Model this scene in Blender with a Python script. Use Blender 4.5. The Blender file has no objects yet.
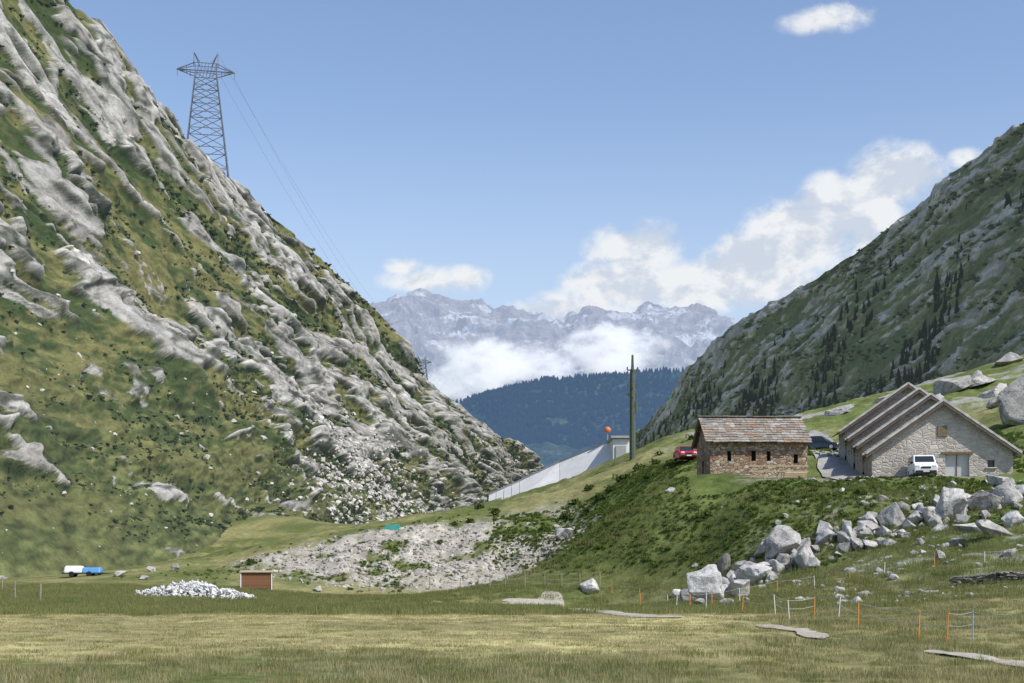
import bpy, bmesh, math, random
import numpy as np
from mathutils import Vector, Matrix, Euler
random.seed(7); rng=np.random.default_rng(7)
F=1422.0; ZC=2.5; HV=560.0
scene=bpy.context.scene
def P(u,v,Y): return ((u-512)/F*Y, Y, ZC+(HV-v)/F*Y)

# ---------------------------------------------------------------- noise
def h2(ix,iy,seed):
    n=(ix.astype(np.int64)*374761393+iy.astype(np.int64)*668265263+seed*974634777)&0xffffffff
    n=((n^(n>>13))*1274126177)&0xffffffff
    n=n^(n>>16)
    n=((n^(n>>11))*668265261)&0xffffffff
    n=n^(n>>15)
    return n/4294967296.0
def perlin(x,y,seed=0):
    x=np.asarray(x,float); y=np.asarray(y,float)
    x0=np.floor(x); y0=np.floor(y); fx=x-x0; fy=y-y0
    ux=fx*fx*fx*(fx*(fx*6-15)+10); uy=fy*fy*fy*(fy*(fy*6-15)+10)
    def g(dx,dy):
        a=h2(x0+dx,y0+dy,seed)*2*np.pi
        return np.cos(a)*(fx-dx)+np.sin(a)*(fy-dy)
    a=g(0,0)*(1-ux)+g(1,0)*ux; b=g(0,1)*(1-ux)+g(1,1)*ux
    return (a*(1-uy)+b*uy)*1.4
def fbm(x,y,seed=0,o=5,gain=0.5):
    s=0;a=1.0;t=0
    for i in range(o):
        s=s+a*perlin(x*2**i+i*17.3,y*2**i-i*9.1,seed+i*31); t+=a; a*=gain
    return s/t*1.3
def ridged(x,y,seed=0,o=5):
    s=0;a=1.0;t=0
    for i in range(o):
        s=s+a*(1-np.abs(perlin(x*2**i+i*7.3,y*2**i,seed+i*13))*2); t+=a; a*=0.5
    return s/t
def worley(x,y,seed=0):
    x0=np.floor(x); y0=np.floor(y)
    f1=np.full(x.shape,9.0); f2=np.full(x.shape,9.0); r=np.zeros(x.shape); tilt=np.zeros(x.shape)
    for i in (-1,0,1):
        for j in (-1,0,1):
            cx=x0+i; cy=y0+j
            px=cx+h2(cx,cy,seed); py=cy+h2(cx,cy,seed+1)
            dx=x-px; dy=y-py; d=np.sqrt(dx*dx+dy*dy)
            rr=h2(cx,cy,seed+2); gx=h2(cx,cy,seed+3)-.5; gy=h2(cx,cy,seed+4)-.5
            c=d<f1
            f2=np.where(c,f1,np.minimum(f2,d))
            r=np.where(c,rr,r); tilt=np.where(c,dx*gx+dy*gy,tilt); f1=np.where(c,d,f1)
    return f1,f2,r,tilt
def ss(a,b,x):
    t=np.clip((x-a)/(b-a),0,1); return t*t*(3-2*t)
def mixc(a,b,m): return a*(1-m[...,None])+b*m[...,None]
def blur(a,wu,wv):
    for ax,w in ((0,wu),(1,wv)):
        if w<1: continue
        k=np.hanning(2*w+3)[1:-1]; k/=k.sum(); o=np.zeros_like(a)
        pad=[(0,0),(0,0)]; pad[ax]=(w,w); p=np.pad(a,pad,mode='edge')
        for i,kk in enumerate(k):
            o+=kk*(p[i:i+a.shape[0]] if ax==0 else p[:,i:i+a.shape[1]])
        a=o
    return a

# ---------------------------------------------------------------- ground height
ctrl=[]
for X in (-120,-60,-25,0,12):
    for Y in (0,35,75): ctrl.append((X,Y,0))
ctrl+=[(60,0,0),(120,0,0),(22,35,0),(45,35,.6),(90,40,3),(-60,112,0),(-25,112,0),(0,112,0),(-120,112,0)]
for t in [(1000,600,62),(1000,560,80),(1000,520,100),(1010,492,112),(900,600,70),(900,560,88),(900,530,102),
          (800,590,85),(800,556,103),(700,600,92),(700,578,108),(620,590,112),(560,585,128),(500,582,138),
          (640,520,118),(600,545,118),(560,560,125),(750,520,109),(850,510,107),(650,492,126),(560,530,150),(600,505,150),
          (685,467,141),(640,474,152),(650,442,190),(700,432,200),(620,458,200),(850,402,210),(950,378,210),(1024,357,220),
          (760,425,200),(1040,440,130),(1150,420,130),(820,451,160),
          (345,541,150),(400,533,150),(460,531,150),(530,524,150),(300,566,142),(275,581,135),(400,579,138),(460,579,138),
          (540,500,190),(500,502,205),(560,482,220),(620,463,220),(430,520,190),(380,527,190),
          (300,550,200),(340,533,250),(200,560,220),(100,572,180),(0,580,160),(-100,586,140),(400,524,250),(480,510,250)]:
    ctrl.append(P(*t))
ctrl+=[(16,120,9.3),(21,119,9.2),(26,120,9.3),(31,118,9.2),(36,119,9.3),(42,120,9.5),(17,128,9.8),(25,130,9.7),(33,126,10.1),(20,137,10.8),(29,137,12.2),(40,138,12.0),(46,124,10.6),
       (-60,330,14),(0,330,9),(50,330,22),(-120,200,10),(-120,330,25),(100,330,38),(120,200,45),(120,90,10),(0,390,4),(-60,390,12),(90,390,30)]
CT=np.array(ctrl,float)
def Uf(r2): return 0.5*r2*np.log(r2+1e-9)
_S=60.0
A=CT[:,:2]/_S; N=len(A)
D2=((A[:,None]-A[None])**2).sum(-1); K=Uf(D2)+np.eye(N)*0.0015
Pm=np.hstack([np.ones((N,1)),A]); L=np.zeros((N+3,N+3)); L[:N,:N]=K; L[:N,N:]=Pm; L[N:,:N]=Pm.T
W=np.linalg.solve(L,np.concatenate([CT[:,2],[0,0,0]]))
def G(x,y):
    x=np.asarray(x,float); y=np.asarray(y,float); sh=x.shape
    x=x.ravel(); y=y.ravel(); out=np.empty(x.shape)
    for i in range(0,len(x),40000):
        xs=np.clip(x[i:i+40000],-120,120)/_S; ys=np.clip(y[i:i+40000],0,390)/_S
        r2=(xs[:,None]-A[None,:,0])**2+(ys[:,None]-A[None,:,1])**2
        out[i:i+40000]=Uf(r2)@W[:N]+W[N]+W[N+1]*xs+W[N+2]*ys
    d=np.maximum(np.abs(x)-100,0)+np.maximum(y-340,0)+np.maximum(-y,0)*.3
    w=ss(30,400,d)
    out=out*(1-w)+w*(-70)
    slope=ss(0.3,3,out)
    plate=np.clip(1-(((x-29)/17)**2+((y-126)/9)**2),0,1)
    nearm=ss(14,40,x)*ss(45,80,y)*(1-ss(112,118,y))
    amp=(0.10+0.5*slope+0.25*nearm)*(1-0.85*ss(0,.3,plate))
    out=out+amp*fbm(x/7,y/7,3,4)+ (0.04+0.2*slope*(1-ss(0,.3,plate)))*fbm(x/1.4,y/1.4,9,3)
    mound=((x+10)/17)**2+((y-144)/9)**2
    out=out+(1-ss(.6,1.2,mound))*(0.75*fbm(x/4.5,y/4.5,19,5)+.2*fbm(x/1.1,y/1.1,29,3))
    return out.reshape(sh)
def gz(x,y): return float(G(np.array([x]),np.array([y]))[0])
_YS=np.arange(26,300,0.4)
def hit(u,v):
    X=(u-512)/F*_YS; Z=ZC+(HV-v)/F*_YS
    g=G(X,_YS); k=np.nonzero(g>=Z)[0]
    i=k[0] if len(k) else len(_YS)-1
    return float(X[i]),float(_YS[i]),float(g[i])

# ---------------------------------------------------------------- materials
def newmat(name):
    m=bpy.data.materials.new(name); m.use_nodes=True; nt=m.node_tree; nt.nodes.clear()
    return m,nt
class NB:
    def __init__(s,nt): s.nt=nt
    def n(s,t,**k):
        x=s.nt.nodes.new(t)
        for a,b in k.items(): setattr(x,a,b)
        return x
    def setin(s,sock,v):
        if isinstance(v,bpy.types.NodeSocket): s.nt.links.new(v,sock)
        elif v is not None: sock.default_value=v
    def m(s,op,a,b=None,c=None,clamp=False):
        x=s.n('ShaderNodeMath',operation=op); x.use_clamp=clamp
        for i,v in enumerate((a,b,c)): s.setin(x.inputs[i],v)
        return x.outputs[0]
    def noise(s,vec,scale,detail=4,rough=.55,dist=0):
        x=s.n('ShaderNodeTexNoise'); s.setin(x.inputs['Vector'],vec)
        x.inputs['Scale'].default_value=scale; x.inputs['Detail'].default_value=detail
        x.inputs['Roughness'].default_value=rough; x.inputs['Distortion'].default_value=dist
        return x.outputs[0]
    def mr(s,v,a,b,c,d,smooth=False):
        x=s.n('ShaderNodeMapRange'); x.interpolation_type='SMOOTHSTEP' if smooth else 'LINEAR'
        s.setin(x.inputs[0],v)
        for i,q in enumerate((a,b,c,d)): x.inputs[i+1].default_value=q
        return x.outputs[0]
    def mix(s,f,a,b,mode='MIX'):
        x=s.n('ShaderNodeMix',data_type='RGBA',blend_type=mode)
        s.setin(x.inputs[0],f); s.setin(x.inputs[6],a); s.setin(x.inputs[7],b)
        return x.outputs[2]
    def vm(s,op,a,b=None,sc=None):
        x=s.n('ShaderNodeVectorMath',operation=op); s.setin(x.inputs[0],a); s.setin(x.inputs[1],b)
        if sc is not None: s.setin(x.inputs['Scale'],sc)
        return x.outputs[0]
def c4(c): return (c[0],c[1],c[2],1)
def finish(nb,color,rough=.9,bump=None,bstr=.5,bdist=.1,spec=.2,haze=0,hcol=(.3,.42,.62),metal=0):
    p=nb.n('ShaderNodeBsdfPrincipled'); nb.setin(p.inputs['Base Color'],color)
    nb.setin(p.inputs['Roughness'],rough); p.inputs['Specular IOR Level'].default_value=spec; p.inputs['Metallic'].default_value=metal
    if bump is not None:
        b=nb.n('ShaderNodeBump'); b.inputs['Strength'].default_value=bstr; b.inputs['Distance'].default_value=bdist
        nb.setin(b.inputs['Height'],bump); nb.nt.links.new(b.outputs[0],p.inputs['Normal'])
    o=nb.n('ShaderNodeOutputMaterial'); sh=p.outputs[0]
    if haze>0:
        e=nb.n('ShaderNodeEmission'); e.inputs[0].default_value=c4(hcol); e.inputs[1].default_value=1  # aerial haze painted in: constant bluish glow per material, whatever the distance
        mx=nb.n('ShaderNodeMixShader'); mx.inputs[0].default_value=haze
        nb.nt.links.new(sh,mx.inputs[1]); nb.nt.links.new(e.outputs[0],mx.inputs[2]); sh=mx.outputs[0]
    nb.nt.links.new(sh,o.inputs[0])
def terrain_mat(name,s1,s2,bdist,haze=0,hcol=(.3,.42,.62),var=.5,bstr=.7):
    m,nt=newmat(name); nb=NB(nt)
    at=nb.n('ShaderNodeAttribute'); at.attribute_name='Col'
    g=nb.n('ShaderNodeNewGeometry').outputs['Position']
    n1=nb.noise(g,s1,5,.65); n2=nb.noise(g,s2,4,.7)
    k=nb.m('MULTIPLY',nb.mr(n1,.3,.7,1-var,1+var),nb.mr(n2,.3,.7,1-var,1+var))
    col=nb.vm('SCALE',at.outputs['Color'],None,k)
    bh=nb.m('ADD',n1,nb.m('MULTIPLY',n2,.5))
    finish(nb,col,.95,bh,bstr,bdist,.1,haze,hcol); return m
def simple(name,col,rough=.7,var=.15,scale=6,spec=.3,metal=0,bump=0,haze=0):
    m,nt=newmat(name); nb=NB(nt)
    tc=nb.n('ShaderNodeTexCoord').outputs['Object']
    n=nb.noise(tc,scale,5,.6)
    c=nb.vm('SCALE',tuple(col),None,nb.mr(n,.3,.7,1-var,1+var))
    finish(nb,c,rough,n if bump else None,.5,bump or .01,spec,haze,metal=metal); return m
def leaf(name,c1,c2,haze=0,hcol=(.3,.42,.62)):
    m,nt=newmat(name); nb=NB(nt)
    r=nb.n('ShaderNodeObjectInfo').outputs['Random']
    g=nb.n('ShaderNodeNewGeometry')
    f=nb.m('ADD',nb.m('MULTIPLY',r,.6),nb.m('MULTIPLY',g.outputs['Random Per Island'],.4))
    c=nb.mix(f,c4(c1),c4(c2))
    p=nb.n('ShaderNodeBsdfDiffuse'); nb.setin(p.inputs[0],c)
    t=nb.n('ShaderNodeBsdfTranslucent'); nb.setin(t.inputs[0],c)
    mx=nb.n('ShaderNodeMixShader'); mx.inputs[0].default_value=.35
    nt.links.new(p.outputs[0],mx.inputs[1]); nt.links.new(t.outputs[0],mx.inputs[2]); sh=mx.outputs[0]
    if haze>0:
        e=nb.n('ShaderNodeEmission'); e.inputs[0].default_value=c4(hcol)  # same painted haze on foliage: leaves glow by a fixed share
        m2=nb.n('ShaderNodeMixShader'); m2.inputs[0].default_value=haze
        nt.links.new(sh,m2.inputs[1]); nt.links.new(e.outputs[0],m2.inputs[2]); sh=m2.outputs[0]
    o=nb.n('ShaderNodeOutputMaterial'); nt.links.new(sh,o.inputs[0]); return m
def rock_mat(name,c=(.33,.31,.285),scale=.9):
    m,nt=newmat(name); nb=NB(nt)
    oi=nb.n('ShaderNodeObjectInfo').outputs['Random']
    g=nb.n('ShaderNodeNewGeometry').outputs['Position']
    n1=nb.noise(g,scale,8,.65,.3); n2=nb.noise(g,scale*6,6,.7); n3=nb.noise(g,scale*2.3,6,.6)
    k=nb.m('MULTIPLY',nb.mr(n1,.3,.7,.6,1.35),nb.mr(n2,.3,.7,.7,1.3))
    k=nb.m('MULTIPLY',k,nb.m('ADD',.75,nb.m('MULTIPLY',oi,.5)))
    col=nb.vm('SCALE',tuple(c),None,k)
    col=nb.mix(nb.mr(n3,.56,.66,0,.7),col,(.10,.095,.07,1))
    finish(nb,col,.92,nb.m('ADD',n1,nb.m('MULTIPLY',n2,.4)),.9,.16,.15); return m
def slab_mat(name,cols):
    m,nt=newmat(name); nb=NB(nt)
    g=nb.n('ShaderNodeNewGeometry'); r=nb.n('ShaderNodeValToRGB')
    nt.links.new(g.outputs['Random Per Island'],r.inputs[0])
    el=r.color_ramp.elements
    el[0].position=0; el[0].color=c4(cols[0]); el[1].position=1; el[1].color=c4(cols[-1])
    for i,c in enumerate(cols[1:-1]):
        e=el.new((i+1)/(len(cols)-1)); e.color=c4(c)
    n=nb.noise(g.outputs['Position'],5,6,.7); n2=nb.noise(g.outputs['Position'],1.1,4,.6)
    col=nb.vm('SCALE',r.outputs[0],None,nb.m('MULTIPLY',nb.mr(n,.3,.7,.6,1.4),nb.mr(n2,.3,.7,.8,1.2)))
    finish(nb,col,.9,n,.6,.03,.15); return m
def masonry(name,cols,scale=2.6,mortar=(.3,.27,.22),mw=.04):
    m,nt=newmat(name); nb=NB(nt)
    tc=nb.n('ShaderNodeTexCoord').outputs['Object']
    mp=nb.n('ShaderNodeMapping'); nt.links.new(tc,mp.inputs[0]); mp.inputs['Scale'].default_value=(1,1,1.7)
    w=nb.n('ShaderNodeTexNoise'); nt.links.new(mp.outputs[0],w.inputs[0]); w.inputs['Scale'].default_value=3
    vec=nb.vm('ADD',mp.outputs[0],nb.vm('SCALE',w.outputs['Color'],None,.12))
    v=nb.n('ShaderNodeTexVoronoi'); nt.links.new(vec,v.inputs['Vector']); v.inputs['Scale'].default_value=scale
    ve=nb.n('ShaderNodeTexVoronoi',feature='DISTANCE_TO_EDGE'); nt.links.new(vec,ve.inputs['Vector']); ve.inputs['Scale'].default_value=scale
    sep=nb.n('ShaderNodeSeparateColor'); nt.links.new(v.outputs['Color'],sep.inputs[0])
    r=nb.n('ShaderNodeValToRGB'); nt.links.new(sep.outputs[0],r.inputs[0]); el=r.color_ramp.elements
    el[0].position=0; el[0].color=c4(cols[0]); el[1].position=1; el[1].color=c4(cols[-1])
    for i,c in enumerate(cols[1:-1]):
        e=el.new((i+1)/(len(cols)-1)); e.color=c4(c)
    n=nb.noise(tc,9,5,.7); n2=nb.noise(tc,.6,4,.6)
    col=nb.vm('SCALE',r.outputs[0],None,nb.m('MULTIPLY',nb.mr(n,.3,.7,.7,1.3),nb.mr(n2,.3,.7,.75,1.25)))
    e=nb.mr(ve.outputs['Distance'],mw*.4,mw*1.6,1,0)
    col=nb.mix(e,col,c4(mortar))
    h=nb.m('ADD',nb.mr(ve.outputs['Distance'],0,.12,0,1),nb.m('MULTIPLY',n,.3))
    finish(nb,col,.92,h,.8,.06,.15); return m

# ---------------------------------------------------------------- mesh helpers
def link(o,parent=None):
    scene.collection.objects.link(o)
    if parent: o.parent=parent
    return o
def mesh(name,verts,faces,mat,parent=None,smooth=False,lk=True):
    me=bpy.data.meshes.new(name); me.from_pydata([tuple(v) for v in verts],[],faces); me.update()
    if mat: me.materials.append(mat)
    if smooth: me.polygons.foreach_set('use_smooth',[True]*len(me.polygons))
    o=bpy.data.objects.new(name,me)
    if lk: link(o,parent)
    return o
def grid_mesh(name,Pt,cols,mat,smooth=True):
    nu,nv=Pt.shape[:2]
    me=bpy.data.meshes.new(name)
    me.vertices.add(nu*nv); me.vertices.foreach_set('co',Pt.reshape(-1).astype(np.float32))
    i=np.arange(nu-1)[:,None]*nv+np.arange(nv-1)[None]
    q=np.stack([i,i+nv,i+nv+1,i+1],-1).reshape(-1,4)
    nf=len(q); me.loops.add(nf*4); me.loops.foreach_set('vertex_index',q.ravel().astype(np.int32))
    me.polygons.add(nf); me.polygons.foreach_set('loop_start',(np.arange(nf)*4).astype(np.int32))
    me.update(calc_edges=True); me.validate()
    me.polygons.foreach_set('use_smooth',np.full(nf,smooth))
    ca=me.color_attributes.new('Col','FLOAT_COLOR','POINT')
    c=np.ones((nu*nv,4),np.float32); c[:,:3]=cols.reshape(-1,3); ca.data.foreach_set('color',c.ravel())
    me.materials.append(mat); o=bpy.data.objects.new(name,me); link(o); return o
def empty(name,loc=(0,0,0),rz=0):
    o=bpy.data.objects.new(name,None); o.location=loc; o.rotation_euler=(0,0,rz); o.empty_display_size=.5
    return link(o)
def box(name,size,loc,mat,parent=None,bev=0,rot=(0,0,0),taper=None):
    sx,sy,sz=[s/2 for s in size]; tx,ty=taper or (1,1)
    v=[(-sx,-sy,-sz),(sx,-sy,-sz),(sx,sy,-sz),(-sx,sy,-sz),(-sx*tx,-sy*ty,sz),(sx*tx,-sy*ty,sz),(sx*tx,sy*ty,sz),(-sx*tx,sy*ty,sz)]
    f=[(0,3,2,1),(4,5,6,7),(0,1,5,4),(1,2,6,5),(2,3,7,6),(3,0,4,7)]
    o=mesh(name,v,f,mat,parent); o.location=loc; o.rotation_euler=rot
    if bev:
        b=o.modifiers.new('b','BEVEL'); b.width=bev; b.segments=2
    return o
class Tubes:
    def __init__(s): s.v=[];s.f=[]
    def bar(s,a,b,r,r2=None,n=4):
        a=Vector(a);b=Vector(b);r2=r if r2 is None else r2
        d=(b-a).normalized(); up=Vector((0,0,1)) if abs(d.z)<.95 else Vector((1,0,0))
        x=d.cross(up).normalized(); y=d.cross(x)
        k=len(s.v)
        for p,rr in ((a,r),(b,r2)):
            for i in range(n):
                t=2*math.pi*(i+.5)/n; s.v.append(p+x*math.cos(t)*rr+y*math.sin(t)*rr)
        for i in range(n): s.f.append((k+i,k+(i+1)%n,k+n+(i+1)%n,k+n+i))
        s.f.append(tuple(k+i for i in reversed(range(n)))); s.f.append(tuple(k+n+i for i in range(n)))
    def obj(s,name,mat,parent=None,smooth=False): return mesh(name,s.v,s.f,mat,parent,smooth)
def scatter(name,pts,rots,scls,srcs):
    col=bpy.data.collections.new(name+'_parts')
    for s in srcs: col.objects.link(s)
    pts=np.asarray(pts,np.float32)
    me=bpy.data.meshes.new(name); me.vertices.add(len(pts)); me.vertices.foreach_set('co',pts.ravel())
    for nm,d in (('rot',rots),('scl',scls)):
        a=me.attributes.new(nm,'FLOAT_VECTOR','POINT'); a.data.foreach_set('vector',np.asarray(d,np.float32).ravel())
    o=bpy.data.objects.new(name,me); link(o)
    ng=bpy.data.node_groups.new(name,'GeometryNodeTree')
    ng.interface.new_socket('Geometry',in_out='INPUT',socket_type='NodeSocketGeometry')
    ng.interface.new_socket('Geometry',in_out='OUTPUT',socket_type='NodeSocketGeometry')
    gi=ng.nodes.new('NodeGroupInput'); go=ng.nodes.new('NodeGroupOutput')
    ip=ng.nodes.new('GeometryNodeInstanceOnPoints'); ci=ng.nodes.new('GeometryNodeCollectionInfo')
    ci.inputs['Collection'].default_value=col; ci.inputs['Separate Children'].default_value=True; ci.inputs['Reset Children'].default_value=True
    r=ng.nodes.new('GeometryNodeInputNamedAttribute'); r.data_type='FLOAT_VECTOR'; r.inputs['Name'].default_value='rot'
    s=ng.nodes.new('GeometryNodeInputNamedAttribute'); s.data_type='FLOAT_VECTOR'; s.inputs['Name'].default_value='scl'
    er=ng.nodes.new('FunctionNodeEulerToRotation'); L=ng.links.new
    L(gi.outputs[0],ip.inputs['Points']); L(ci.outputs[0],ip.inputs['Instance']); ip.inputs['Pick Instance'].default_value=True
    L(r.outputs['Attribute'],er.inputs[0]); L(er.outputs[0],ip.inputs['Rotation']); L(s.outputs['Attribute'],ip.inputs['Scale'])
    L(ip.outputs[0],go.inputs[0])
    md=o.modifiers.new('gn','NODES'); md.node_group=ng
    return o

# ---------------------------------------------------------------- ground sheet
def axis(lo,hi,step,far,ratio=1.25):
    a=list(np.arange(lo,hi,step)); s=step; x=a[-1]
    while x<far: s*=ratio; x+=s; a.append(x)
    s=step; x=a[0]; b=[]
    while x>-far: s*=ratio; x-=s; b.append(x)
    return np.array(b[::-1]+a)
gx=axis(-62,64,.42,14000); gy=axis(20,235,.42,14000)
X,Y=np.meshgrid(gx,gy,indexing='ij'); Z=G(X,Y)
n1=fbm(X/9,Y/9,41,5); n2=fbm(X/2.2,Y/2.2,51,4); n3=fbm(X/30,Y/16,61,4)
c=np.array
col=mixc(c([.112,.132,.042])+0*Z[...,None],c([.235,.22,.095]),ss(-.35,.4,n1+n3*.6))
def mownm(x,y):
    n1=fbm(x/9,y/9,41,5); n2=fbm(x/2.2,y/2.2,51,4); n3=fbm(x/30,y/16,61,4)
    return ss(33,39,y+n2*3+n1*5)*(1-ss(66,78,y+n1*6+n3*8))*(1-.75*ss(5,14,x+n3*8+n2*2-(y-50)*.1))
mown=mownm(X,Y)
col=mixc(col,c([.37,.335,.15])*(1+.4*n2[...,None])*(1+.7*n1[...,None]),mown*.85)
strip=ss(72,80,Y+n1*5)*(1-ss(88,98,Y+n3*6))*(X<10)
col=mixc(col,c([.10,.12,.04])+0*col,strip*.6)
lush=ss(1.0,2.5,Z)*ss(-2,4,X)*(1-ss(150,160,Y))
col=mixc(col,c([.085,.120,.030])*(1+.5*n2[...,None])*(1+.4*n1[...,None]),lush*.75)
md=((X+10)/18.5)**2+((Y-144)/10)**2
gm=(1-ss(.65,1.15,md+n2*.7))*ss(-.30,.02,n1*.8+.7*n2+.06)
col=mixc(col,c([.36,.335,.28])*(1+.5*n2[...,None]),gm)
md2=((X-3)/7)**2+((Y-152)/7)**2
col=mixc(col,c([.33,.31,.26]),(1-ss(.4,1.1,md2+n2*.6))*.6*ss(-.1,.2,n2+n1))
st=ss(12,30,X)*ss(60,80,Y)*(1-ss(108,113,Y))
col=mixc(col,c([.30,.29,.24]),st*ss(.05,.3,n2+n1*.5)*.8)
back=ss(160,180,Y)*ss(15,30,X)
col=mixc(col,c([.14,.175,.052])*(1+.4*n2[...,None])*(1+.4*n1[...,None]),back*.8)
col=mixc(col,c([.33,.32,.30]),back*ss(.16,.32,n1+n2*.4)*.9)
plate=np.clip(1-(((X-29)/13)**2+((Y-120)/5)**2),0,1)
col=mixc(col,c([.26,.245,.18]),ss(.2,.6,plate+n2*.3)*.6)
Pt=np.stack([X,Y,Z],-1)
ground=grid_mesh('ground',Pt,col,terrain_mat('grass_ground',1.3,9,.06,var=.34))

# ---------------------------------------------------------------- lofted mountains
def loft(pairs,nu,nv,prof,vmax=1.2,backdrop=-60,sm=.25):
    B=c([P(*p[0]) for p in pairs]); C=c([P(*p[1]) for p in pairs]); k=len(pairs)
    t=np.linspace(0,k-1,nu); ti=np.arange(k)
    def itp(Q):
        o=np.stack([np.interp(t,ti,Q[:,i]) for i in range(3)],-1)
        w=int(nu/(k-1)*sm)
        if w>1:
            ker=np.hanning(2*w+1); ker/=ker.sum()
            o=np.stack([np.convolve(np.pad(o[:,i],w,mode='reflect',reflect_type='odd'),ker,'valid') for i in range(3)],-1)
        return o
    nb_=36; ext=.9
    b=itp(B); cr=itp(C); v=np.concatenate([np.linspace(0,1,nv-nb_),1+ext*(np.arange(1,nb_+1)/nb_)**1.7])
    xy=b[:,None,:2]+(cr-b)[:,None,:2]*v[None,:,None]
    vv=np.minimum(v,1); z=b[:,None,2]+(cr-b)[:,None,2]*prof(vv)[None]
    over=np.maximum(v-1,0)/ext
    z=z+(backdrop-cr[:,None,2])*(over**1.3)[None]
    Pt=np.concatenate([xy,z[...,None]],-1)
    mid=Pt[:,nv//2]; s=np.concatenate([[0],np.cumsum(np.linalg.norm(np.diff(mid,axis=0),axis=1))])
    L=np.linalg.norm(cr-b,axis=1)
    S=np.repeat(s[:,None],nv,1); T=L[:,None]*v[None]; V=np.repeat(v[None],nu,0); U=np.repeat(t[:,None],nv,1)
    du=np.gradient(Pt,axis=0); dv=np.gradient(Pt,axis=1); n=np.cross(du,dv); n/=np.linalg.norm(n,axis=-1,keepdims=True)+1e-9
    n*=np.sign(n[...,2:3]+1e-9)
    return Pt,S,T,V,U,n
Lp=[((-250,592,110),(-200,-260,330)),((-60,584,150),(-60,-115,370)),((60,577,180),(55,-2,430)),((150,568,210),(135,88,500)),
    ((230,560,245),(225,170,585)),((300,549,300),(290,232,660)),((350,540,370),(350,294,740)),((400,535,450),(420,376,850)),
    ((450,532,560),(490,431,980)),((500,525,700),(535,461,1100)),((545,515,900),(562,478,1200)),((590,525,1000),(620,530,1350))]
Pl,S,T,V,U,n=loft(Lp,1000,700,lambda v:0.75*v+0.25*v*v)
th=math.radians(17); wx=fbm(S/60,T/22,90,4)*34; wy=fbm(S/60,T/22,95,4)*12
al=(S+wx)*math.cos(th)-(T+wy)*math.sin(th); ac=(S+wx)*math.sin(th)+(T+wy)*math.cos(th)
n1=fbm(al/150,ac/32,101,5); n2=fbm(al/45,ac/13,111,5); n3=fbm(al/14,ac/6,121,3); n4=fbm(S/75,T/24,125,5)
bias=np.interp(V,[0,.12,.3,.5,.8,1],[-.60,-.42,-.20,-.08,-.04,.01])+np.interp(U,[0,3,5,7,11],[.03,-.01,.0,.0,.04])
scree=np.exp(-(((U-6.3)/.8)**2+((V-.24)/.17)**2))
m=n1*.8+n2*.7+n3*.4+n4*.75+bias+scree*.40
rock=ss(-.03,.05,m)
f1,f2,r1,t1=worley(al/62+n4*.5,ac/18+n4*.5,200); g1,g2,r2,t2=worley(al/27+n2*.8,ac/9+n4,210); k1,k2,r3,t3=worley(al/11+n3,ac/4.5,220)
rel=rock*(1.8+(r1-.5)*2.0+t1*4.2+(r2-.5)*1.2+t2*2.6+(r3-.5)*.4+t3*1.0)
rel=blur(rel,4,2)
disp=fbm(S/190,T/70,131,4)*10+n1*3+rel+(1-rock)*(n2*1.2+n4*1.2+fbm(S/8,T/4,126,3)*.8)+rock*fbm(S/6,T/3,127,3)*.35
disp*=ss(0,.14,V)*.9+.1
Pl=Pl+n*disp[...,None]
gn=fbm(S/60,T/16,141,5); gh=fbm(S/8,T/3.5,142,3)
gcol=mixc(c([.046,.066,.021])+0*S[...,None],c([.155,.148,.055]),ss(-.3,.35,gn+.7*gh))
gcol=mixc(gcol,c([.085,.098,.034])*(1+.9*gh[...,None])*(1+.7*n2[...,None]),ss(.35,.0,V)*.7)
rc=c([.41,.395,.365])*(.80+.26*r2+.25*(r1-.5))[...,None]*(1+.4*gh[...,None])
rc=mixc(rc,c([.22,.19,.16]),ss(.05,.4,fbm(S/50,T/14,151,5))*.5)
crack=blur((1-ss(.02,.09,f2-f1))*.7+(1-ss(.02,.10,g2-g1))*.65+(1-ss(.03,.13,k2-k1))*.4,1,0)
rc=mixc(rc,c([.045,.05,.028]),np.clip(crack,0,.85))
col=mixc(gcol,rc,rock)
grid_mesh('rocky_mountain_slope',Pl,col,terrain_mat('mountain_left_mat',.35,1.8,.45,haze=.035,var=.27,bstr=.8),smooth=True)
LM=(Pl,rock,V,U,S,T)

Rp=[((580,500,2100),(590,462,2500)),((600,500,1950),(618,442,2250)),((640,495,1750),(645,425,2050)),((680,495,1550),(690,372,1850)),((730,500,1350),(740,324,1650)),
    ((790,505,1150),(795,290,1500)),((850,505,980),(850,255,1350)),((920,500,850),(910,212,1250)),((990,490,720),(965,167,1150)),
    ((1070,480,600),(1025,122,1060)),((1170,470,500),(1110,56,980)),((1300,460,400),(1250,-40,900))]
Pr,S,T,V,U,n=loft(Rp,600,460,lambda v:0.8*v+.2*v*v,1.12,-70)
th=math.radians(-25); al=S*math.cos(th)-T*math.sin(th); ac=S*math.sin(th)+T*math.cos(th)
n1=fbm(al/260,ac/38,301,5); n2=fbm(al/60,ac/13,311,5); n3=fbm(S/16,T/7,321,4)
rock=ss(.14,.28,n1*.7+n2*.9+n3*.35+np.interp(V,[0,.3,.7,.9,1],[-.16,-.10,.0,.12,.18]))
f1,f2,r1,t1=worley(al/60,ac/15,330); g1,g2,r2,t2=worley(al/18,ac/6,340)
disp=fbm(S/260,T/160,350,4)*10+n1*4+blur(rock*((r1-.5)*3+t1*5+(r2-.5)*1.8+t2*2.5),1,1)+n2*2.0+n3*.8
Pr=Pr+n*disp[...,None]
gcol=mixc(c([.105,.132,.042])+0*S[...,None],c([.25,.235,.10]),ss(-.3,.35,n2+n3*.5+n1*.5))
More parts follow.
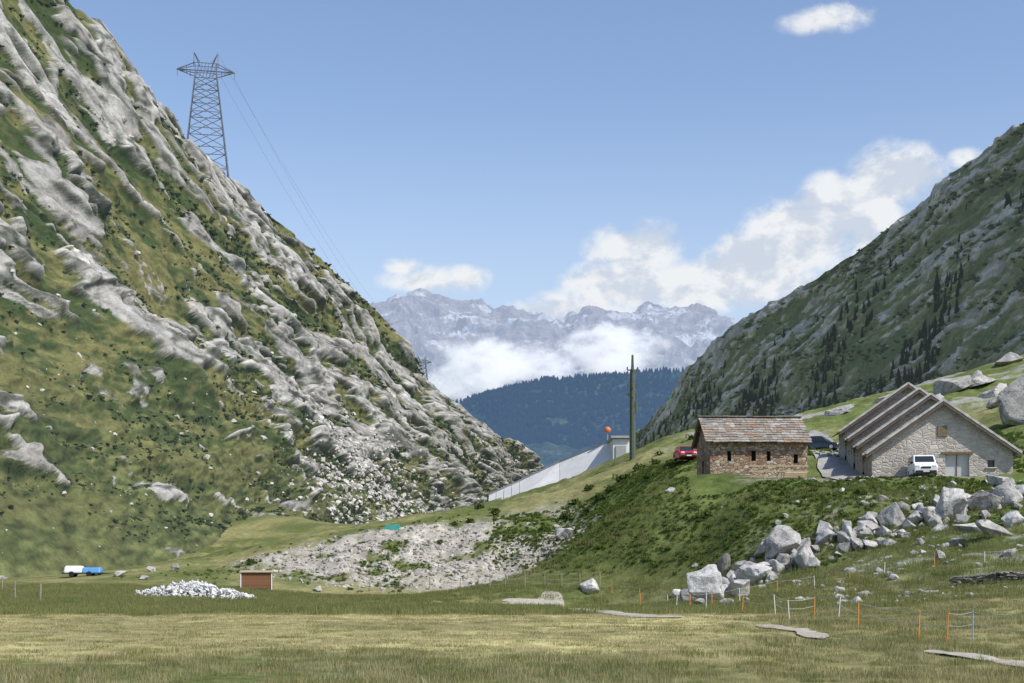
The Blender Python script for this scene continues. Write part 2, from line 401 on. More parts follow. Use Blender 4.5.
rc=c([.44,.42,.38])*(.6+.7*r2)[...,None]
col=mixc(gcol,rc,rock*.85)
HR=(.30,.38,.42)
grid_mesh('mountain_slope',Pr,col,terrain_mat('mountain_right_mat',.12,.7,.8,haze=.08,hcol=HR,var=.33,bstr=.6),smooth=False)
RM=(Pr,rock,V,U)

Hp=[((u,470,2700),(u,v,3500)) for u,v in [(380,430),(430,412),(465,400),(500,390),(530,383),(560,380),(600,378),(640,374),(690,372),(740,370),(800,374)]]
Ph,S,T,V,U,n=loft(Hp,260,180,lambda v:v,1.2,-70,.6)
Ph=Ph+n*(fbm(S/250,T/250,401,4)*45*ss(0,.2,V)*(1-ss(.7,1,V)*.8)+fbm(S/40,T/40,402,3)*5)[...,None]
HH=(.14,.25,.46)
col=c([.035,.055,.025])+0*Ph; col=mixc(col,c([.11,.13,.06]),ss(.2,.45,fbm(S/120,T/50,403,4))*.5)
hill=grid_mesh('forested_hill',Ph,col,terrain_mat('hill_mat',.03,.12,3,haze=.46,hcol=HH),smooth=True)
HM=(Ph,V)

Fp=[((u,420,9800),(u,v-4,12500)) for u,v in [(250,340),(300,345),(345,330),(375,303),(400,296),(425,297),(455,302),(482,302),(510,313),(535,316),(560,320),(590,310),(625,307),(648,302),(665,309),(690,313),(712,311),(735,322),(770,335),(820,330),(870,345),(930,350)]]
Pf,S,T,V,U,n=loft(Fp,620,320,lambda v:v**1.25,1.1,-70,.3)
rd=ridged(S/650+fbm(S/400,T/400,9,3)*.6,T/1100,501,6); rs=fbm(S/120,T/200,505,5)
env=ss(0,.2,V)
Pf=Pf+n*(((rd-.5)*240*(1-.55*ss(.8,1,V))+rs*40)*env)[...,None]
Pf[...,2]+=(ridged(S/300,T/900,520,5)*60-40)*ss(.75,1,V)*(1-ss(1.,1.2,V))
sn=ss(.24,.31,fbm(S/330,T/170,530,5)+.2*(V-.75)-(rd-.55)*.5)*ss(.45,.62,V)
col=mixc(c([.27,.22,.20])+0*Pf,c([.37,.325,.30]),ss(-.3,.3,rs)); col=mixc(col,c([.14,.16,.11]),(1-ss(.35,.55,V+rs*.2)))
strat=fbm(S/900+T/500,Pf[...,2]/55,540,4); col=col*(1+.5*strat[...,None])
col=mixc(col,c([.95,.95,.97]),sn*.7)
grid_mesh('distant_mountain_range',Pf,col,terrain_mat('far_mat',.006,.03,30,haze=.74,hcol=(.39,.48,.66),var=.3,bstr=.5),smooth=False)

# ---------------------------------------------------------------- rock / plant sources
ROCK=rock_mat('boulder_stone',(.38,.365,.34)); ROCKL=rock_mat('pale_stone',(.47,.455,.43),1.2); ROCKD=rock_mat('dark_stone',(.17,.16,.15)); GRAV=rock_mat('tan_stone',(.40,.375,.33),1.2)
WHITE_ST=rock_mat('white_rubble',(.70,.69,.67),2)
def rockmesh(name,seed,mat,npt=16,detail=0,lk=False,flat=1.0):
    r=random.Random(seed); bm=bmesh.new()
    for i in range(npt):
        v=Vector((r.gauss(0,1),r.gauss(0,1),r.gauss(0,1))).normalized()*r.uniform(.7,1.05)
        v.z*=flat; bm.verts.new(v*.5)
    res=bmesh.ops.convex_hull(bm,input=bm.verts)
    bmesh.ops.delete(bm,geom=[g for g in res['geom_interior'] if isinstance(g,bmesh.types.BMVert)],context='VERTS')
    bmesh.ops.dissolve_limit(bm,angle_limit=.25,verts=bm.verts,edges=bm.edges)
    bmesh.ops.bevel(bm,geom=list(bm.edges),offset=.02,segments=1,affect='EDGES')
    if detail:
        bmesh.ops.triangulate(bm,faces=bm.faces)
        bmesh.ops.subdivide_edges(bm,edges=bm.edges,cuts=detail,use_grid_fill=True)
        from mathutils import noise
        for v in bm.verts:
            n=noise.fractal(v.co*3+Vector((seed,0,0)),1,2,4); v.co+=v.co.normalized()*n*.06
    me=bpy.data.meshes.new(name); bm.to_mesh(me); bm.free(); me.materials.append(mat)
    o=bpy.data.objects.new(name,me)
    if lk: link(o)
    return o
def rsrc(tag,mat,n=6,flat=.75): return [rockmesh(f'{tag}_{i}',100+i,mat,13,0,False,flat) for i in range(n)]
def tuftmesh(name,seed,mat,nb,rad,h,w,lean=.5,stems=None):
    r=random.Random(seed); V=[];Fc=[]
    for i in range(nb):
        a=r.uniform(0,6.283); d=rad*math.sqrt(r.random()); x=d*math.cos(a); y=d*math.sin(a)
        hh=h*r.uniform(.5,1.1); b=r.uniform(0,6.283); lx=math.cos(b)*hh*lean*r.random(); ly=math.sin(b)*hh*lean*r.random()
        t=r.uniform(0,3.14); wx=math.cos(t)*w/2; wy=math.sin(t)*w/2; k=len(V)
        V+=[(x-wx,y-wy,-.02),(x+wx,y+wy,-.02),(x+lx*.4+wx*.7,y+ly*.4+wy*.7,hh*.6),(x+lx*.4-wx*.7,y+ly*.4-wy*.7,hh*.6),(x+lx,y+ly,hh)]
        Fc+=[(k,k+1,k+2,k+3),(k+3,k+2,k+4)]
    o=mesh(name,V,Fc,mat,lk=False)
    return o
def clump(name,seed,mat,nl,size,flat=.8,ls=.16):
    r=random.Random(seed); V=[];Fc=[]
    lobes=[(r.uniform(-.3,.3),r.uniform(-.3,.3),r.uniform(.1,.45),r.uniform(.22,.38)) for _ in range(6)]
    for i in range(nl):
        L=r.choice(lobes); d=Vector((r.gauss(0,1),r.gauss(0,1),r.gauss(0,1))).normalized()*L[3]*r.uniform(.6,1.05)
        p=Vector((L[0]+d.x,L[1]+d.y,max(0.02,L[2]*flat+d.z*flat)))
        q=Vector((r.gauss(0,1),r.gauss(0,1),r.gauss(0,1)+.8)).normalized(); e=q.orthogonal().normalized(); g=q.cross(e)
        s=ls*r.uniform(.5,1.1); k=len(V)
        V+=[(p+e*s)*size,(p+g*s*.7)*size,(p-e*s)*size,(p-g*s*.7)*size]; Fc.append((k,k+1,k+2,k+3))
    return mesh(name,V,Fc,mat,lk=False)
def conifer(name,seed,mat):
    r=random.Random(seed); V=[];Fc=[]
    lev=13
    for l in range(lev):
        z=.06+.9*l/lev; rad=.24*(1-z)**.85+.015; nb=9
        for i in range(nb):
            a=6.283*(i+r.random())/nb; rr=rad*r.uniform(.65,1.15); dz=-.05-r.random()*.05
            d=Vector((math.cos(a),math.sin(a),0)); s=Vector((-d.y,d.x,0))*rr*.36; k=len(V)
            V+=[Vector((0,0,z+.07)),d*rr*.6+s+Vector((0,0,z+dz*.3)),d*rr+Vector((0,0,z+dz)),d*rr*.6-s+Vector((0,0,z+dz*.3))]
            Fc.append((k,k+1,k+2,k+3))
    k=len(V); 
    for i in range(5):
        a=6.283*i/5; V.append(Vector((math.cos(a)*.018,math.sin(a)*.018,-.03)))
    V.append(Vector((0,0,1)))
    for i in range(5): Fc.append((k+i,k+(i+1)%5,k+5))
    return mesh(name,V,Fc,mat,lk=False)
def rrot(n,tilt=.1):
    return np.stack([rng.uniform(-tilt,tilt,n),rng.uniform(-tilt,tilt,n),rng.uniform(0,6.28,n)],-1)
def gscatter(name,n,fx,srcs,smin,smax,tilt=.1,dz=0,power=1.0,keep=None,sz=None):
    x,y=fx(n)
    if keep is not None:
        k=rng.random(len(x))<keep(x,y); x=x[k];y=y[k]
    z=G(x,y); s=smin+(smax-smin)*rng.random(len(x))**power
    if sz is not None: s=s*sz(x,y)
    s3=np.stack([s*rng.uniform(.8,1.2,len(s)),s*rng.uniform(.8,1.2,len(s)),s*rng.uniform(.75,1.15,len(s))],-1)
    return scatter(name,np.stack([x,y,z+dz*s],-1),rrot(len(x),tilt),s3,srcs)
def wedge(y0,y1,x0=-.38,x1=.38):
    def f(n):
        y=np.sqrt(rng.uniform(y0**2,y1**2,n)); x=y*rng.uniform(x0,x1,n); return x,y
    return f
# grass
gA=leaf('grass_blade',(.150,.180,.058),(.33,.305,.135)); gB=leaf('dry_grass_blade',(.36,.32,.16),(.55,.47,.28))
gC=leaf('herb_leaf',(.080,.128,.028),(.150,.195,.052)); gD=leaf('rough_grass_blade',(.14,.175,.054),(.30,.29,.12))
tallsrc=[tuftmesh(f'tall_grass_{i}',i,gA,90,.45,.17,.012) for i in range(4)]+[tuftmesh(f'tall_grass_dry_{i}',20+i,gB,55,.45,.21,.008) for i in range(3)]
roughsrc=[tuftmesh(f'rough_grass_{i}',i+8,gD,80,.45,.16,.013) for i in range(4)]+[tuftmesh('rough_grass_dry',28,gA,60,.45,.19,.010)]
shortsrc=[tuftmesh(f'short_grass_{i}',40+i,gB,90,.5,.06,.014) for i in range(3)]+[tuftmesh('short_grass_green',49,gA,80,.5,.07,.014)]
PATHS=[[hit(680,619),hit(650,617),hit(622,614),hit(600,612),hit(578,609.5),hit(556,606),hit(542,603),hit(525,602),hit(502,602)],[hit(502,604),hit(522,606),hit(545,604.5)],
       [hit(760,626),hit(778,629),hit(795,631),hit(810,635),hit(822,641)],[hit(925,653),hit(940,655),hit(975,659),hit(1010,665),hit(1060,672)]]
def pathd(x,y):
    d=np.full(x.shape,99.)
    for pp in PATHS:
        PP=c(pp)[:,:2]
        for i in range(len(PP)-1):
            a=PP[i];b=PP[i+1];ab=b-a; t=np.clip(((x-a[0])*ab[0]+(y-a[1])*ab[1])/(ab@ab),0,1)
            d=np.minimum(d,np.hypot(x-a[0]-t*ab[0],y-a[1]-t*ab[1]))
    return d
gscatter('meadow_grass',9500,wedge(25,66),tallsrc,.6,1.25,.08,keep=lambda x,y:(1-mownm(x,y))*(pathd(x,y)>.55),sz=lambda x,y:.85+.9*fbm(x/4,y/4,77,3))
gscatter('mown_grass',5200,wedge(33,76),shortsrc,.8,1.2,.05,keep=lambda x,y:mownm(x,y)*(pathd(x,y)>.55))
gscatter('rough_grass',11000,wedge(62,128,-.38,.36),roughsrc,1.0,1.9,.08,keep=lambda x,y:(pathd(x,y)>1.1)*((y<114)|(x<14)))
herb=[clump(f'herb_{i}',60+i,gC,70,1,.7,.13) for i in range(4)]
gscatter('knoll_herbs',26000,lambda n:(rng.uniform(-2,50,n),rng.uniform(98,155,n)),herb,.22,.62,.2,power=2,
   keep=lambda x,y:ss(1.0,2.5,G(x,y))*ss(-.5,.05,fbm(x/5,y/5,88,4)+.1)*(1-ss(0,.15,1-(((x-29)/14)**2+((y-124)/7)**2)))*((y<112)|(x<15)|(y>140)|(x>44)|(y<117)))
bush=[clump(f'bush_{i}',80+i,leaf(f'bush_leaf_{i}',(.055,.09,.024),(.105,.145,.042)),130,1,.8,.13) for i in range(4)]
xs=[];
for (u,v,s) in [(585,515,1.3),(575,505,1.2),(600,500,1.4),(610,492,1.2),(565,520,1.1),(640,470,1.4),(655,465,1.2),(630,478,1.2),(620,482,1.3),(590,490,1.1),(650,478,1),(545,530,1),(705,520,1),(760,500,.9),(860,495,1),(395,585,.7),(250,565,1.0),(385,583,.6),(350,590,.6),(470,522,1),(495,515,1.1),(455,526,.9),(480,508,1),(660,455,1),(690,440,1),(330,558,.7),(440,545,.7),(370,552,.6)]:
    h=hit(u,v); xs.append((h[0],h[1],h[2]-.1,s))
xs=c(xs); scatter('alder_bushes',xs[:,:3],rrot(len(xs)),np.repeat(xs[:,3:4]*1.2,3,1),bush)
# stones
mf=lambda x,y:fbm(x/9,y/9,41,5)+fbm(x/2.2,y/2.2,51,4)
gscatter('gravel_mound_stones',6000,lambda n:(rng.normal(-10,9,n),rng.normal(143,5,n)),rsrc('stone_piece',GRAV),.10,.85,.6,-.05,power=4,keep=lambda x,y:(((x+10)/19)**2+((y-144)/11)**2<1)*ss(-.40,.0,mf(x,y)))
gscatter('mound_weeds',3200,lambda n:(rng.normal(-10,10,n),rng.normal(142,6,n)),herb,.2,.55,.2,power=2,keep=lambda x,y:1-ss(-.3,.02,mf(x,y)))
gscatter('scattered_stones',3600,lambda n:(rng.uniform(6,50,n),rng.uniform(66,118,n)),rsrc('field_stone',ROCKL),.10,1.1,.6,-.05,power=5,
   keep=lambda x,y:ss(-.15,.3,fbm(x/8,y/8,99,4)+.15)*ss(.12,.3,x/y+.02))
def bline(n):
    pts=c([hit(*q) for q in [(688,600),(730,592),(765,575),(800,560),(850,540),(900,528),(955,520),(1000,510),(1040,500)]])[:,:2]
    t=rng.uniform(0,len(pts)-1.01,n); i=t.astype(int); f=(t-i)[:,None]; q=pts[i]*(1-f)+pts[i+1]*f
    return q[:,0]+rng.normal(0,.5,n),q[:,1]+rng.normal(.8,1.6,n)
gscatter('boulder_field',170,bline,rsrc('field_boulder',ROCK,8,.9),.5,2.1,.6,.05,power=1.6)
h0=hit(190,598)
n=1500; a=rng.normal(0,1,n); b=rng.normal(0,1,n)
x=h0[0]+np.clip(a,-2.1,2.1)*1.9; y=h0[1]+1.5+b*1.0
hz=np.exp(-(((x-h0[0])/3.6)**2)-((y-h0[1]-1.5)/1.5)**2)*1.1*(1+.5*fbm(x/1.2,y/1.2,5,3))
s=.14+.45*rng.random(n)**3
scatter('white_rubble_pile',np.stack([x,y,G(x,y)+hz*rng.random(n)**.4],-1),rrot(n,1.5),np.repeat(s[:,None],3,1)*rng.uniform(.6,1.2,(n,3)),rsrc('rubble',WHITE_ST))
# left mountain bushes + boulders
Pl,rk,Vv,Uu,Ss,Tt=LM
mask=(rk<.3)&(Vv>.03)&(Vv<1.0)
w=mask*ss(-.15,.3,fbm(Ss/60,Tt/15,700,4)+.15*ss(.2,.5,Vv)); idx=np.nonzero((rng.random(w.shape)<w*.052).ravel())[0]
pts=Pl.reshape(-1,3)[idx]; d=pts[:,1]
s=(.5+1.6*rng.random(len(idx))**1.6)*np.clip(d/500,.4,1.5)
hb=[clump(f'shrub_{i}',180+i,leaf(f'shrub_leaf_{i}',(.042,.064,.020),(.095,.115,.04),.04),34,1,.6,.26) for i in range(4)]
scatter('mountain_shrubs',pts,rrot(len(idx)),np.stack([s*1.3,s*1.3,s],-1),hb)
w=((rk>.4)*.002+(Vv<.35)*.002+np.exp(-(((Uu-6.3)/.8)**2+((Vv-.20)/.17)**2))*.11)*(Vv>.02)*(Vv<1)
idx=np.nonzero((rng.random(w.shape)<w).ravel())[0]; pts=Pl.reshape(-1,3)[idx]
s=(.5+3.0*rng.random(len(idx))**3)*np.clip(pts[:,1]/450,.5,1)
scatter('mountain_boulders',pts,rrot(len(idx),.6),np.repeat(s[:,None],3,1),rsrc('mountain_rock',rock_mat('mountain_rock_mat',(.44,.42,.39),.4)))
# conifers right
Pr,rk,Vv,Uu=RM
w=ss(.0,.35,fbm(Pr[...,0]/90,Pr[...,1]/140,800,4)+.14)*(1-ss(.5,.9,Vv))*(Vv>.1)
idx=np.nonzero((rng.random(w.shape)<w*.026).ravel())[0]; pts=Pr.reshape(-1,3)[idx]; s=rng.uniform(5,13,len(idx))
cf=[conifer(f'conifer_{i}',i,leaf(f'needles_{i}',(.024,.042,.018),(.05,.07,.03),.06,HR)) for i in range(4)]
scatter('conifer_trees',pts,rrot(len(idx),.04),np.repeat(s[:,None],3,1)*[1,1,1],cf)
w=(Vv>.08)*(Vv<1.0)*(rk<.6)*ss(-.2,.3,fbm(Pr[...,0]/40,Pr[...,2]/20,810,4)); idx=np.nonzero((rng.random(w.shape)<w*.05).ravel())[0]; pts=Pr.reshape(-1,3)[idx]; s=rng.uniform(2.,4.5,len(idx))
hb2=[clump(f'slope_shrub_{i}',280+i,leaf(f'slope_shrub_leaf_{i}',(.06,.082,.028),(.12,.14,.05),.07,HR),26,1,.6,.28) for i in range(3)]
scatter('slope_shrubs',pts,rrot(len(idx)),np.stack([s*1.4,s*1.4,s],-1),hb2)
w=(Vv>.08)*(Vv<1.0)*((rk>.4)*.012+.002); idx=np.nonzero((rng.random(w.shape)<w).ravel())[0]; pts=Pr.reshape(-1,3)[idx]; s=1.5+4*rng.random(len(idx))**3
scatter('slope_boulders',pts,rrot(len(idx),.6),np.repeat(s[:,None],3,1),rsrc('slope_rock',rock_mat('slope_rock_mat',(.44,.42,.39),.4)))
# hill forest
Ph,Vv=HM
n=9000; iu=rng.uniform(0,Ph.shape[0]-1.01,n); iv=rng.uniform(30,Ph.shape[1]-34,n); a=iu.astype(int);b=iv.astype(int)
pts=Ph[a,b]+(Ph[a+1,b]-Ph[a,b])*(iu-a)[:,None]+(Ph[a,b+1]-Ph[a,b])*(iv-b)[:,None]
k=fbm(pts[:,0]/90,pts[:,1]/120,66,3)>-.32; pts=pts[k]; n=len(pts)
s=rng.uniform(9,15,n)
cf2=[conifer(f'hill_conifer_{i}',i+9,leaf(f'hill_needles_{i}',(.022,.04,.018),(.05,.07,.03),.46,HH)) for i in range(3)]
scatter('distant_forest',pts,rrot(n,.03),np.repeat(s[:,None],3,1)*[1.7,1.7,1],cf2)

# ---------------------------------------------------------------- boulders
BL=[(712,602,46,40,1),(690,603,20,14,1),(741,599,38,24,0),(765,582,48,24,1),(787,562,40,38,0),(804,572,36,28,1),(753,578,28,16,1),(725,576,15,28,2),(768,558,28,20,0),(778,574,22,18,0),(733,588,26,16,1),
(828,547,32,18,1),(851,541,28,26,0),(868,531,30,18,1),(893,531,30,30,0),(914,528,26,22,1),(934,526,24,22,0),(955,522,44,38,1),(985,513,36,24,0),(1010,506,36,28,1),(975,535,42,14,1),(1002,541,46,16,0),(1016,527,28,18,1),
(593,594,28,17,1),(564,543,22,16,1),(671,493,12,10,3),(845,552,18,10,1),(890,548,16,9,0),(925,545,18,10,0),(940,560,16,9,1),(676,598,14,9,1),(816,553,14,10,0),(880,537,16,11,2),(118,577,22,9,1),(150,572,14,7,0),(142,580,12,6,1),(175,570,12,6,1),
(318,592,16,6,1),(1005,490,30,20,0),(1022,497,24,16,1),(700,607,14,9,0),(728,606,16,9,0),(970,505,20,14,1),(940,508,18,12,0),(920,512,14,9,1),(905,540,14,8,1),(960,548,20,9,0),(838,560,12,7,1),(1012,556,20,8,1)]
mats=[ROCK,ROCKL,ROCKD,WHITE_ST]
for i,(u,v,w,h,k) in enumerate(BL):
    p=hit(u,v); sc=p[1]/F
    o=rockmesh('boulder',500+i,mats[k],12,3,True)
    o.scale=(w*sc*1.2,w*sc*1.0,h*sc*1.35); o.location=(p[0],p[1]+w*sc*.3,p[2]+h*sc*.36); o.rotation_euler=(rng.uniform(-.25,.25),rng.uniform(-.35,.35),rng.uniform(0,6.28))
for i,(u,h,w,Yd,sk) in enumerate([(1030,74,52,150,.35),(950,18,46,185,.15),(966,22,40,188,.15),(978,15,30,184,.15),(905,12,34,195,.15),(992,18,34,176,.1),(885,9,24,195,.2),(930,10,30,180,.2),(1000,14,24,165,.15),(838,9,26,185,.3),(1012,12,40,205,.0)]):
    X0=(u-512)/F*Yd; sc=Yd/F; zb=gz(X0,Yd)
    o=rockmesh('rock_outcrop',700+i,ROCK,11,3,True); o.scale=(w*sc*1.4,w*sc,h*sc*1.6); o.location=(X0,Yd,zb+h*sc*sk); o.rotation_euler=(.1,-.35 if i else 0,i*1.3 if not i else (i%3-1)*.5)
# dry stone wall
p0=c(hit(950,588)); p1=c(hit(1045,584))
n=420; t=rng.random(n); lay=rng.integers(0,4,n); q=p0[None]*(1-t[:,None])+p1[None]*t[:,None]
q[:,1]+=rng.uniform(-.22,.22,n); q[:,2]=G(q[:,0],q[:,1])+.08+lay*.14
scatter('dry_stone_wall',q,rrot(n,.2),np.stack([rng.uniform(.25,.5,n),rng.uniform(.25,.4,n),rng.uniform(.14,.22,n)],-1),rsrc('wall_stone',rock_mat('wall_stone_mat',(.22,.21,.19),2)))

# ---------------------------------------------------------------- paths
def ribbon(name,pts,w,mat,dz=.03,sub=14):
    pts=[Vector(p[:2]) for p in pts]; R=[]
    for i in range(len(pts)-1):
        p0=pts[max(i-1,0)];p1=pts[i];p2=pts[i+1];p3=pts[min(i+2,len(pts)-1)]
        for k in range(sub):
            t=k/sub; R.append(.5*((2*p1)+(-p0+p2)*t+(2*p0-5*p1+4*p2-p3)*t*t+(-p0+3*p1-3*p2+p3)*t**3))
    R.append(pts[-1]); V=[];Fc=[]; m=6
    for i,p in enumerate(R):
        d=(R[min(i+1,len(R)-1)]-R[max(i-1,0)]).normalized(); nrm=Vector((-d.y,d.x)); ww=w*(1+.12*math.sin(i*.31)+.06*math.sin(i*.9))*min(1,.15+min(i,len(R)-1-i)/9)
        for j in range(m+1):
            q=p+nrm*(j/m-.5)*ww; V.append((q.x,q.y,0))
    A_=c(V); A_[:,2]=G(A_[:,0],A_[:,1])+dz
    for i in range(len(R)-1):
        for j in range(m): k=i*(m+1)+j; Fc.append((k,k+1,k+m+2,k+m+1))
    return mesh(name,A_.tolist(),Fc,mat,smooth=True)
gravel=simple('path_gravel',(.37,.345,.28),.95,.3,3,.1,bump=.02)
for i,pp in enumerate(PATHS): ribbon('gravel_path',pp,(1.3,.9,.8,.75)[i],gravel,.04+.006*i)
ribbon('gravel_path',[hit(-40,592),hit(40,591),hit(100,590),hit(150,589),hit(235,593)],1.6,gravel,.06)
ribbon('driveway',[(27.5,116.5),(28.5,121),(29.8,127),(30.5,134),(31.5,142),(33.5,152),(35.5,163),(37,175)],3.2,simple('concrete_drive',(.33,.32,.30),.9,.2,1.2,.1,bump=.01),.12,10)

# ---------------------------------------------------------------- buildings
DARK=simple('dark_interior',(.012,.011,.010),.9,.1)
WOOD=simple('weathered_wood',(.20,.145,.095),.85,.35,8,.15,bump=.01); WOODP=simple('pale_timber',(.42,.34,.22),.85,.25,8,.15)
def wall(name,w,h,ops,mat,parent,M,gable=None,depth=.35,back=None):
    """wall in local xz plane, outside = -y"""
    xs=sorted({0,w}|{o[0] for o in ops}|{o[2] for o in ops}); zs=sorted({0,h}|{o[1] for o in ops}|{o[3] for o in ops})
    V=[];Fc=[]
    def quad(*q):
        k=len(V); V.extend(q); Fc.append(tuple(range(k,k+len(q))))
    for i in range(len(xs)-1):
        for j in range(len(zs)-1):
            cx=(xs[i]+xs[i+1])/2; cz=(zs[j]+zs[j+1])/2
            if any(o[0]<cx<o[2] and o[1]<cz<o[3] for o in ops): continue
            quad((xs[i],0,zs[j]),(xs[i+1],0,zs[j]),(xs[i+1],0,zs[j+1]),(xs[i],0,zs[j+1]))
    for (a,b,c_,d_) in [o[:4] for o in ops]:
        quad((a,0,b),(a,depth,b),(a,depth,d_),(a,0,d_)); quad((c_,0,b),(c_,0,d_),(c_,depth,d_),(c_,depth,b))
        quad((a,0,d_),(a,depth,d_),(c_,depth,d_),(c_,0,d_)); quad((a,0,b),(c_,0,b),(c_,depth,b),(a,depth,b))
    if gable: quad((0,0,h),(w,0,h),(w/2,0,h+gable))
    o=mesh(name,V,Fc,mat,parent); o.matrix_local=M
    for i,op in enumerate(ops):
        mt=op[4] if len(op)>4 else DARK
        b=mesh('opening_panel',[(op[0],depth-.01,op[1]),(op[2],depth-.01,op[1]),(op[2],depth-.01,op[3]),(op[0],depth-.01,op[3])],[(0,1,2,3)],mt,parent); b.matrix_local=M
    return o
def slabroof(name,o,ax,up,La,Lu,sw,sl,th,mat,parent,seed=0,jit=.06):
    r=random.Random(seed); o=Vector(o);ax=Vector(ax).normalized();up=Vector(up).normalized(); nn=ax.cross(up).normalized()
    if nn.z<0: nn=-nn
    V=[];Fc=[]; rows=int(Lu/sl)
    for j in range(rows):
        x=-r.random()*sw*.4
        while x<La-.05:
            w=sw*r.uniform(.6,1.4); x2=min(x+w-.02,La+r.uniform(-.03,.06)); xx=max(x,-.06-r.random()*.05)
            u0=j*Lu/rows-r.uniform(.02,.05+jit); u1=(j+1)*Lu/rows+.1; k=len(V)
            lo=th*1.2+r.uniform(0,.03); 
            pts=[(xx,u0,lo),(x2,u0,lo),(x2,u1,.0),(xx,u1,.0)]
            for a,b,h in pts: V.append(o+ax*a+up*b+nn*h)
            for a,b,h in pts: V.append(o+ax*a+up*b+nn*(h+th))
            Fc+=[(k,k+3,k+2,k+1),(k+4,k+5,k+6,k+7),(k,k+1,k+5,k+4),(k+1,k+2,k+6,k+5),(k+2,k+3,k+7,k+6),(k+3,k,k+4,k+7)]
            x+=w
    return mesh(name,V,Fc,mat,parent)
T_=Matrix.Translation; Rz=lambda a:Matrix.Rotation(a,4,'Z')
# small stone house
STW=masonry('rubble_wall',[(.30,.15,.08),(.42,.34,.25),(.20,.13,.09),(.36,.24,.14),(.48,.43,.36),(.25,.12,.07)],2.4,(.18,.14,.10),.05)
RF1=slab_mat('slab_roof',[(.20,.18,.155),(.30,.27,.235),(.29,.20,.14),(.25,.23,.20),(.36,.34,.30),(.18,.16,.14)])
hs=empty('stone_house',(17.2,123.4,9.2),math.radians(2.5))
Lh,Dh,Hh,Rh=8.5,6.6,3.75,2.15
wall('front_wall',Lh,Hh,[(1.5,1.9,1.85,2.75),(3.6,1.9,4.0,2.8),(4.95,1.9,5.3,2.75),(7.3,1.7,7.7,2.5)],STW,hs,T_((0,0,0)))
wall('gable_wall_left',Dh,Hh,[(2.5,.1,3.7,2.1),(2.9,2.9,3.3,3.4)],STW,hs,T_((0,Dh,0))@Rz(-math.pi/2),Rh)
wall('gable_wall_right',Dh,Hh,[],STW,hs,T_((Lh,0,0))@Rz(math.pi/2),Rh)
wall('back_wall',Lh,Hh,[],STW,hs,T_((Lh,Dh,0))@Rz(math.pi))
box('foundation',(Lh-.1,Dh-.1,1.2),(Lh/2,Dh/2,-.6),STW,hs)
ov=.5; sl=Rh/(Dh/2)
for sgn,nm in ((1,'roof_front'),(-1,'roof_back')):
    y0=-ov if sgn>0 else Dh+ov
    slabroof(nm,(-.4,y0,Hh-ov*sl+.03),(1,0,0),(0,sgn*(Dh/2+ov),(Dh/2+ov)*sl),Lh+.7,math.hypot(Dh/2+ov,(Dh/2+ov)*sl),.6,.42,.06,RF1,hs,sgn+5,.12)
slabroof('ridge_slabs',(-.4,Dh/2-.25,Hh+Rh+.07),(1,0,0),(0,1,0),Lh+.7,.5,.7,.5,.07,RF1,hs,9)
tb=Tubes()
for i in range(12): tb.bar((.0+i*Lh/11,-ov+.05,Hh-ov*sl-.04),(.0+i*Lh/11,.02,Hh-.04),.06)
tb.bar((-.35,-.02,Hh-.1),(Lh+.3,-.02,Hh-.1),.08); tb.bar((-.35,-.3,Hh-.25),(-.35,Dh/2,Hh+Rh-.05),.09); tb.bar((-.35,Dh+.3,Hh-.25),(-.35,Dh/2,Hh+Rh-.05),.09)
tb.obj('eave_timbers',WOOD,hs)
for i,(x,w) in enumerate([(1.35,.65),(3.45,.7),(4.8,.65)]): box('lintel',(w,.12,.12),(x+w/2,-.03,2.84),WOOD,hs)
tr=empty('timber_railing',(20.1,119.6,gz(21,119.6)+.1)); tb=Tubes()
for i in range(5): tb.bar((i*1.15,0,-.3),(i*1.15,0,1.1),.08)
for z in (.5,.95): tb.bar((-.2,-.09,z),(4.8,-.09,z),.09)
tb.bar((.1,-.12,.05),(2.2,-.12,1.0),.06); tb.obj('rails',WOODP,tr)
tp=empty('timber_stack',(23.3,118.9,gz(23.5,118.9)+.1)); tb=Tubes()
for i in range(9): tb.bar((-.6+.02*i,(i%3)*.2,.1+(i//3)*.16),(1.2+.03*i,(i%3)*.2+.03,.1+(i//3)*.16),.09,n=6)
tb.obj('logs',WOODP,tp)

